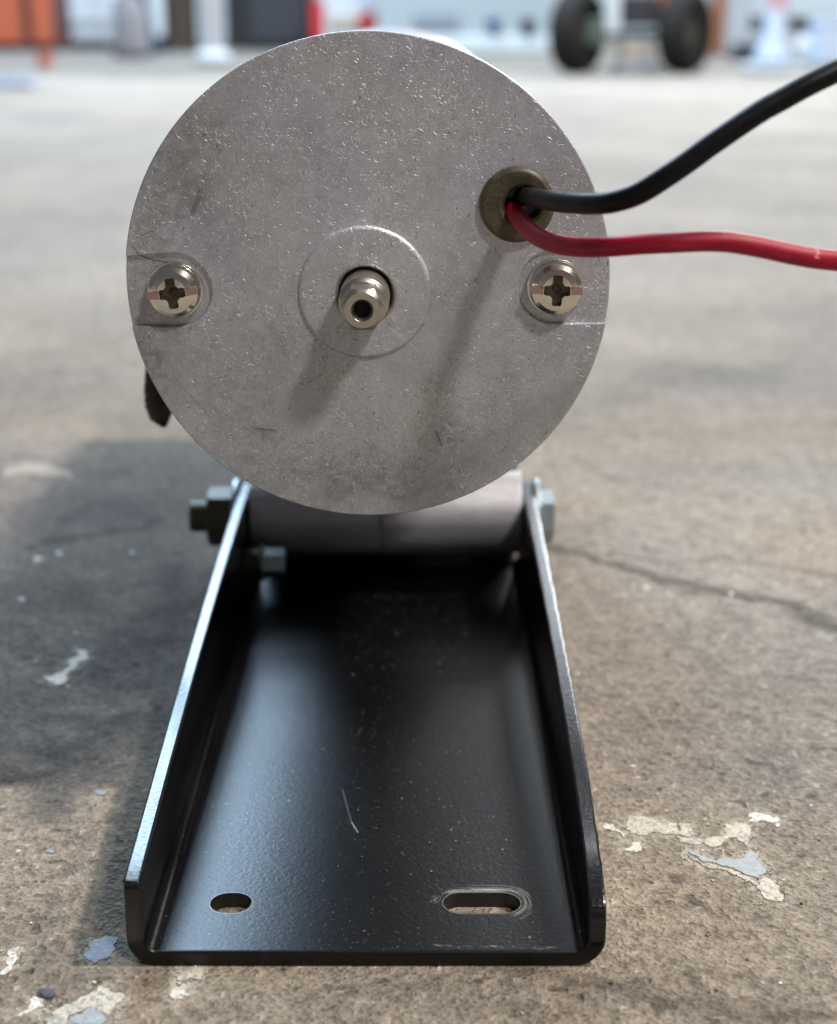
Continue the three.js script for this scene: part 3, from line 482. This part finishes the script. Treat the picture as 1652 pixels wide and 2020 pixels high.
  const profR = [[B0, 0.0072], [B0 + 0.0005, 0.0088], [B0 + 0.002, 0.0106], [0.207, 0.0137], [0.222, 0.0166], [0.24, 0.0191], [0.268, 0.0217], [0.3, 0.024], [0.33, 0.0258], [0.348, 0.0263], [0.356, 0.0264]];
  for (const sgn of [-1, 1]) {
  const pf = sgn > 0 ? profR : prof, f = new THREE.Shape(), bb = 0.0004, bot = RO - 0.0008;
  f.moveTo(B0, bot); f.lineTo(...pf[0]); f.splineThru(pf.slice(1).map((p) => new THREE.Vector2(...p)));
  f.absarc(B1 - 0.0105, 0.0264 - 0.0105, 0.0105, Math.PI / 2, 0, true); f.lineTo(B1, bot); f.closePath();
  const fg = new THREE.ExtrudeGeometry(f, { depth: T - 2 * bb, bevelSize: bb, bevelThickness: bb, bevelOffset: -bb, bevelSegments: 3, curveSegments: 40 });
  fg.translate(0, 0, -T / 2 + bb); fg.rotateY(Math.PI / 2); fg.translate(0, 0, CZ); // shape x = D becomes -z
    const q = fg; q.translate(sgn * (W / 2 - T / 2), 0, 0);
    if (sgn > 0) { const p = q.attributes.position; for (let i = 0; i < p.count; i++) { const y = p.getY(i), z = p.getZ(i); if (y > 0.012 && p.getX(i) > W / 2 - 0.001) p.setX(i, p.getX(i) + 0.00025 * (noise(z * 900, 4) - 0.5)); } }
    part('side_flange', q, mPaintFlange, br);
  }
}
{
  const mBurr = std([0.3, 0.31, 0.31], 0.4, 0.6), g0 = new THREE.IcosahedronGeometry(1, 3), p = g0.attributes.position; for (let i = 0; i < p.count; i++) { const k = 0.7 + 0.6 * noise(p.getX(i) * 3 + 4, p.getY(i) * 3 + p.getZ(i) * 2); p.setXYZ(i, p.getX(i) * k, p.getY(i) * k, p.getZ(i) * k); } g0.computeVertexNormals();
  const br = motor.getObjectByName('mounting_bracket'), top = (D) => 0.0106 + (D - 0.198) * 0.105 + 0.0011 * Math.sin((D - 0.198) / 0.135 * 3.14);
  for (const [D, a, b, c] of [[0.2535, 0.0011, 0.0003, 0.0022], [0.2478, 0.0008, 0.0002, 0.0012], [0.2215, 0.0012, 0.00022, 0.0003], [0.214, 0.0006, 0.00018, 0.0003]]) part('burr', g0.clone().scale(a, b, c), mBurr, br, [W / 2 - 0.0011, top(D), CZ - D]);
  const R = rng(8); for (let i = 0; i < 46; i++) { const D = 0.203 + 0.13 * R(), q = 0.0002 + 0.00032 * R(); part('paint_nick', g0.clone().scale(q, q, q * 1.6), mBurr, br, [W / 2 - 0.00015, top(D) - 0.0002, CZ - D]); }
}
// pivot: cast barrel between the flanges, carried by a bolt with washers, head and nut; a lug joins it to the housing
{
  const zp = CZ - PIV.D, inner = W / 2 - T, half = inner - 0.0004, seam = at(752, 1040, PIV.D - 0.009).x;
  const barrel = (x0, x1) => { const l = x1 - x0, r = 0.0101, e = 0.0006; const g = lathe([[0, 0], [r - e, 0], [r - e * 0.3, e * 0.3], [r, e], [r, l - e], [r - e * 0.3, l - e * 0.3], [r - e, l], [0, l]], 64); g.rotateZ(-Math.PI / 2); g.translate(x0, PIV.y, zp); return g; };
  const e2 = -half, lug = new RoundedBoxGeometry(0.046, 0.034, 0.02, 3, 0.002); lug.translate(MX, 0.043, zp - 0.004);
  part('pivot_barrel', merge([barrel(e2, seam), barrel(seam, half), lug]), mCast, motor);
  part('added_rear_block', move(new RoundedBoxGeometry(0.0658, 0.027, 0.05, 4, 0.002), 0, 0.015, CZ - 0.3944), std([0.04, 0.04, 0.04], 0.6, 0.3), motor);  // added dark block, keeps light off the plate behind the barrel
  const bolt = new THREE.Group(); bolt.name = 'pivot_bolt'; bolt.position.set(0, PIV.y - 0.0012, zp); motor.add(bolt);
  const X = (g) => g.rotateZ(-Math.PI / 2);
  const hexG = (r, h, rot) => { const a = new THREE.CylinderGeometry(r, r, h, 6).rotateY(rot), c = lathe([[0, -h / 2], [r * 0.93, -h / 2], [r * 1.02, -h / 2 + r * 0.1], [r * 1.02, h / 2 - r * 0.1], [r * 0.93, h / 2], [0, h / 2]], 48); return toCreasedNormals(csg(brush(a), brush(c), INTERSECTION).geometry, 0.4); };
  part('bolt_shank', X(new THREE.CylinderGeometry(0.0039, 0.0039, W + 0.0155, 28)), mOlive, bolt, [-0.0045, 0, 0]);
  part('bolt_head', X(hexG(0.0066, 0.0034, 0.25)), mZinc, bolt, [W / 2 + 0.0016 + 0.0017, 0, 0]);
  part('hex_nut', X(hexG(0.0073, 0.0062, 0.1)), mOlive, bolt, [-W / 2 - 0.0016 - 0.0031, 0, 0]);
  for (const s of [-1, 1]) { const w = X(lathe([[0.004, -0.0007], [0.0084, -0.0007], [0.0086, -0.0005], [0.0086, 0.0005], [0.0084, 0.0007], [0.004, 0.0007]], 56)); part('washer', w, mZinc, bolt, [s * (W / 2 + 0.0008), 0.0008, 0]); }
  // small zinc flange bolt on the inner side of the left flange
  const sb = part('flange_bolt', X(merge([move(hexG(0.0037, 0.0052, 0.2), 0, 0.0034, 0), move(lathe([[0, 0], [0.0044, 0], [0.0044, 0.0009], [0, 0.0009]], 40), 0, 0, 0)])), mZinc, motor);
  const q = at(540, 1110, 0.34); sb.position.set(-inner + 0.0034, q.y, q.z); part('spacer', X(new THREE.CylinderGeometry(0.0036, 0.0036, 0.0036, 28)), mOlive, sb, [-0.0017, 0, 0]);
}

// ---------------------------------------------------------------- the far side of the workshop, out of focus
const fx = (u, D) => CAM.x + (u - 826) / 3000 * D * 0.95, zz = (D) => CZ - D;
const X3 = (u, D) => at(u, 60, D).x;
{
  const wall = part('back_wall', move(new THREE.BoxGeometry(18, 4.6, 0.2), 0, 2.3, zz(11.2)), std([0.52, 0.56, 0.58], 0.8), scene);
  tag(wall, 'pale grey workshop wall far behind the motor', 'wall', null, 'structure');
  const C = { orange: std([0.5, 0.12, 0.055], 0.5), dkred: std([0.12, 0.035, 0.03], 0.6), white: std([0.55, 0.6, 0.64], 0.5), grey: std([0.4, 0.39, 0.4], 0.7), navy: std([0.035, 0.05, 0.085], 0.6), black: std([0.008, 0.008, 0.011], 0.6), charcoal: std([0.028, 0.031, 0.04], 0.55), brown: std([0.05, 0.035, 0.022], 0.7), red: std([0.5, 0.02, 0.03], 0.5), beige: std([0.45, 0.4, 0.32], 0.6), teal: std([0.36, 0.43, 0.46], 0.5), pale: std([0.62, 0.7, 0.75], 0.5), tyre: std([0.01, 0.0095, 0.009], 0.85), rim: std([0.12, 0.11, 0.07], 0.5, 0.4), green: std([0.08, 0.11, 0.1], 0.6), rust: std([0.3, 0.11, 0.05], 0.65), blue: std([0.05, 0.08, 0.22], 0.5), ltblue: std([0.55, 0.65, 0.8], 0.5), pink: std([0.6, 0.32, 0.4], 0.6), cap: std([0.7, 0.2, 0.12], 0.5) };
  const slab = (t, name, mat, u0, u1, D, y0, y1, depth, z = 0) => { const x0 = X3(u0, D), x1 = X3(u1, D); return part(name, box(x1 - x0, y1 - y0, depth, 0.01), mat, t, [(x0 + x1) / 2 - t.position.x, (y0 + y1) / 2, -depth / 2 + z]); };
  const put = (name, u, D, label, cat) => thing(name, [X3(u, D), 0, zz(D)], label, cat);

  let t = put('steel_cabinet', -20, 7.5, 'blurred orange red metal cabinet with a dark gap, far left background', 'cabinet');
  slab(t, 'body', C.dkred, -180, 106, 7.5, 0.0, 1.3, 0.5, -0.03); slab(t, 'door', C.orange, -178, 44, 7.5, 0.03, 1.27, 0.03); slab(t, 'door', C.orange, 62, 104, 7.5, 0.03, 1.27, 0.03); slab(t, 'handle', C.black, 30, 36, 7.5, 0.6, 0.75, 0.02, 0.02);
  t = put('plastic_cup', 85, 4.75, 'small orange cup on the floor before the orange red cabinet', 'cup');
  part('cup', lathe([[0, 0], [0.02, 0], [0.024, 0.042], [0.0225, 0.042], [0.0185, 0.003], [0, 0.003]], 32), C.cap, t);
  { // crumpled rag
    const g = new THREE.IcosahedronGeometry(1, 5), p = g.attributes.position; for (let i = 0; i < p.count; i++) { const x = p.getX(i), y = p.getY(i), z = p.getZ(i), k = 0.7 + 0.6 * noise(x * 3 + 5, z * 3 + y * 2); p.setXYZ(i, x * k * 0.05, Math.max(-0.002, y * k * 0.022), z * k * 0.035); } g.computeVertexNormals();
    const m = part('crumpled_rag', g, std([0.26, 0.29, 0.36], 0.9), scene, [X3(12, 3.3), 0.004, zz(3.3)]); tag(m, 'crumpled grey blue rag on the floor at the left edge', 'rag');
  }
  t = put('white_cabinet', 172, 7.9, 'pale blue white cabinet beside the orange red cabinet', 'cabinet');
  slab(t, 'foot_shadow', C.black, 112, 236, 7.9, 0, 0.05, 0.45, -0.03); slab(t, 'body', C.white, 110, 236, 7.9, 0.04, 1.0, 0.5); slab(t, 'drawer', C.white, 116, 230, 7.9, 0.12, 0.5, 0.02, 0.02); slab(t, 'drawer', C.white, 116, 230, 7.9, 0.54, 0.96, 0.02, 0.02);  // black strip at the foot stands for the shadow line below the body
  { const g = lathe([[0, 0], [0.055, 0.002], [0.07, 0.04], [0.06, 0.14], [0.05, 0.2], [0.018, 0.235], [0.03, 0.26], [0, 0.255]], 40), p = g.attributes.position; for (let i = 0; i < p.count; i++) { const a = Math.atan2(p.getZ(i), p.getX(i)), k = 1 + 0.16 * Math.sin(a * 3 + p.getY(i) * 20); p.setX(i, p.getX(i) * k); p.setZ(i, p.getZ(i) * k); } g.computeVertexNormals();
    const m = part('grey_sack', g, std([0.24, 0.235, 0.25], 0.9), scene, [X3(256, 5.9), 0, zz(5.9)]); tag(m, 'tied pale grey sack standing beside the white cabinet', 'sack'); }
  t = put('blue_roll', 288, 6.4, 'dark blue tarpaulin roll leaning behind the grey sack', 'roll');
  const roll = part('roll', new THREE.CylinderGeometry(0.038, 0.038, 0.9, 24), C.navy, t, [-0.06, 0.44, 0]); roll.rotation.z = 0.16;
  t = put('support_post', 312, 7.0, 'pale grey narrow post left of the brown drum', 'post');
  slab(t, 'post', C.pale, 304, 322, 7.0, 0.0, 1.4, 0.05); slab(t, 'foot', C.black, 306, 330, 6.95, 0, 0.07, 0.08, 0.02);
  t = put('metal_drum', 354, 7.4, 'dark brown drum left of the white stand', 'drum');
  part('drum', lathe([[0, 0], [0.085, 0], [0.09, 0.01], [0.086, 0.02], [0.086, 0.2], [0.09, 0.21], [0.086, 0.22], [0.086, 0.42], [0.09, 0.43], [0.085, 0.44], [0, 0.435]], 40), C.brown, t);
  t = put('white_stand', 418, 5.1, 'white pole stand on a round white foot', 'stand');
  part('foot', lathe([[0, 0], [0.058, 0], [0.06, 0.02], [0.05, 0.038], [0.03, 0.046], [0, 0.046]], 40), C.white, t); part('pole', new THREE.CylinderGeometry(0.033, 0.033, 0.7, 24), std([0.45, 0.46, 0.48], 0.5), t, [0, 0.39, -0.01]);
  t = put('dark_cabinet', 530, 7.6, 'black and slate grey cabinet right of the white stand', 'cabinet');
  slab(t, 'body', C.black, 444, 616, 7.6, 0, 1.1, 0.5, -0.02); slab(t, 'door', C.charcoal, 492, 612, 7.6, 0.03, 1.07, 0.03);
  t = put('red_white_machine', 680, 7.2, 'white machine with red end panel and beige band, behind the top of the motor', 'machine');
  slab(t, 'body', C.white, 636, 748, 7.2, 0.03, 0.6, 0.5, -0.02); slab(t, 'end_panel', C.red, 614, 640, 7.2, 0.05, 0.22, 0.4); slab(t, 'band', C.beige, 650, 722, 7.2, 0.1, 0.16, 0.02);
  part('red_knob', new THREE.CylinderGeometry(0.045, 0.045, 0.03, 32).rotateX(Math.PI / 2), C.red, t, [X3(727, 7.2) - t.position.x, 0.13, 0.012]);
  t = put('wide_bench', 910, 6.9, 'wide pale grey blue metal bench behind the right rim of the motor', 'bench');
  slab(t, 'body', C.teal, 742, 1084, 6.9, 0.06, 0.85, 0.6, -0.02); slab(t, 'skirting', C.pale, 742, 1084, 6.9, 0.0, 0.07, 0.6); slab(t, 'shelf_front', std([0.25, 0.29, 0.34], 0.6), 815, 905, 6.9, 0.1, 0.17, 0.02);
  part('blue_handle', new THREE.SphereGeometry(0.03, 24, 16), C.blue, t, [X3(974, 6.9) - t.position.x, 0.12, 0.01]); part('black_handle', new THREE.SphereGeometry(0.032, 24, 16), C.black, t, [X3(1041, 6.9) - t.position.x, 0.115, 0.01]);
  // two-wheeled cart
  const cd = 4.2; t = put('wheeled_cart', 1247, cd, 'cart with two fat black pneumatic wheels in the background', 'cart');
  const wheel = (u, name, turn) => {
    const r = 0.106, w = 0.042, g = lathe([[0.05, -w * 0.7], [r * 0.75, -w], [r * 0.93, -w * 0.85], [r, -w * 0.4], [r, w * 0.4], [r * 0.93, w * 0.85], [r * 0.75, w], [0.05, w * 0.7], [0.05, -w * 0.7]], 48).rotateZ(Math.PI / 2);
    const ty = part('wheel', g, C.tyre, t, [X3(u, cd) - t.position.x, r, 0]); ty.rotation.y = turn;
    part('rim', lathe([[0, -0.02], [0.03, -0.022], [0.052, -0.012], [0.052, 0.012], [0.03, 0.022], [0, 0.02]], 40).rotateZ(Math.PI / 2), C.rim, ty);
  };
  wheel(1140, 'wheel', -0.55); wheel(1352, 'wheel', -0.6);
  const ax = part('axle', new THREE.CylinderGeometry(0.012, 0.012, 0.3, 20).rotateZ(Math.PI / 2), C.charcoal, t, [0, 0.1, -0.01]);
  slab(t, 'bracket', C.green, 1150, 1195, cd, 0.07, 0.14, 0.03, 0.03); slab(t, 'post', C.pale, 1190, 1222, cd, 0.1, 0.45, 0.03, 0.03); slab(t, 'frame', C.charcoal, 1225, 1300, cd, 0.12, 0.2, 0.12, 0); slab(t, 'frame', std([0.3, 0.32, 0.36], 0.6), 1220, 1310, cd, 0.0, 0.028, 0.12, 0); slab(t, 'tray', C.beige, 1225, 1292, cd, 0.04, 0.075, 0.1, 0); slab(t, 'orange_guard', C.rust, 1296, 1328, cd, 0.13, 0.24, 0.02, 0.03);
  slab(t, 'platform', C.charcoal, 1120, 1380, cd, 0.21, 0.235, 0.35, 0.0);
  t = put('brown_post', 1420, 6.6, 'orange brown wooden post right of the cart', 'post');
  slab(t, 'post', C.rust, 1406, 1429, 6.6, 0, 1.8, 0.06); slab(t, 'edge_strip', C.grey, 1430, 1441, 6.6, 0, 1.8, 0.05);
  t = put('white_shelf_unit', 1560, 7.0, 'white shelf unit with a grey recess, far right background', 'shelf unit');
  slab(t, 'back_panel', C.grey, 1444, 1760, 7.0, 0.0, 1.2, 0.3, -0.15); slab(t, 'side_panel', C.white, 1442, 1482, 7.0, 0.0, 1.2, 0.4); slab(t, 'panel', C.white, 1482, 1760, 7.0, 0.0, 0.085, 0.4); slab(t, 'panel', C.pale, 1482, 1760, 7.0, 0.145, 0.4, 0.4); slab(t, 'panel', C.white, 1482, 1760, 7.0, 0.5, 1.2, 0.4);  // back panel greyed, the shelf shadow put into its colour
  t = put('white_cone', 1530, 4.3, 'pale white cone with a pink band and wide foot, at the right', 'cone');
  part('base', box(0.16, 0.022, 0.16, 0.008), C.white, t, [0, 0.011, 0]); part('body', lathe([[0, 0.02], [0.062, 0.02], [0.05, 0.05], [0.036, 0.08], [0.02, 0.22], [0.012, 0.3], [0, 0.302]], 40), C.ltblue, t); part('band', lathe([[0.0262, 0.165], [0.0276, 0.165], [0.0226, 0.21], [0.0212, 0.21]], 40), C.pink, t);
  { const m = part('white_jar', lathe([[0, 0], [0.03, 0], [0.036, 0.02], [0.036, 0.06], [0.024, 0.075], [0.024, 0.085], [0, 0.087]], 40), C.white, scene, [X3(1594, 5.3), 0, zz(5.3)]); tag(m, 'round white jar right of the white cone', 'jar'); }
  t = put('hose_coil', 1478, 5.5, 'dark grey coil of hose left of the white cone', 'hose');
  for (const [r, y] of [[0.05, 0.012], [0.047, 0.032], [0.044, 0.052]]) part('hose_turn', new THREE.TorusGeometry(r, 0.011, 14, 40).rotateX(Math.PI / 2), C.charcoal, t, [0, y, 0]);
  t = put('blue_crate', 1655, 4.9, 'pale blue crate at the right edge of the background', 'crate');
  slab(t, 'body', C.ltblue, 1619, 1700, 4.9, 0.0, 0.13, 0.14); slab(t, 'rim', C.ltblue, 1616, 1703, 4.9, 0.122, 0.14, 0.15, 0.005);
}
renderer.render(scene, camera);
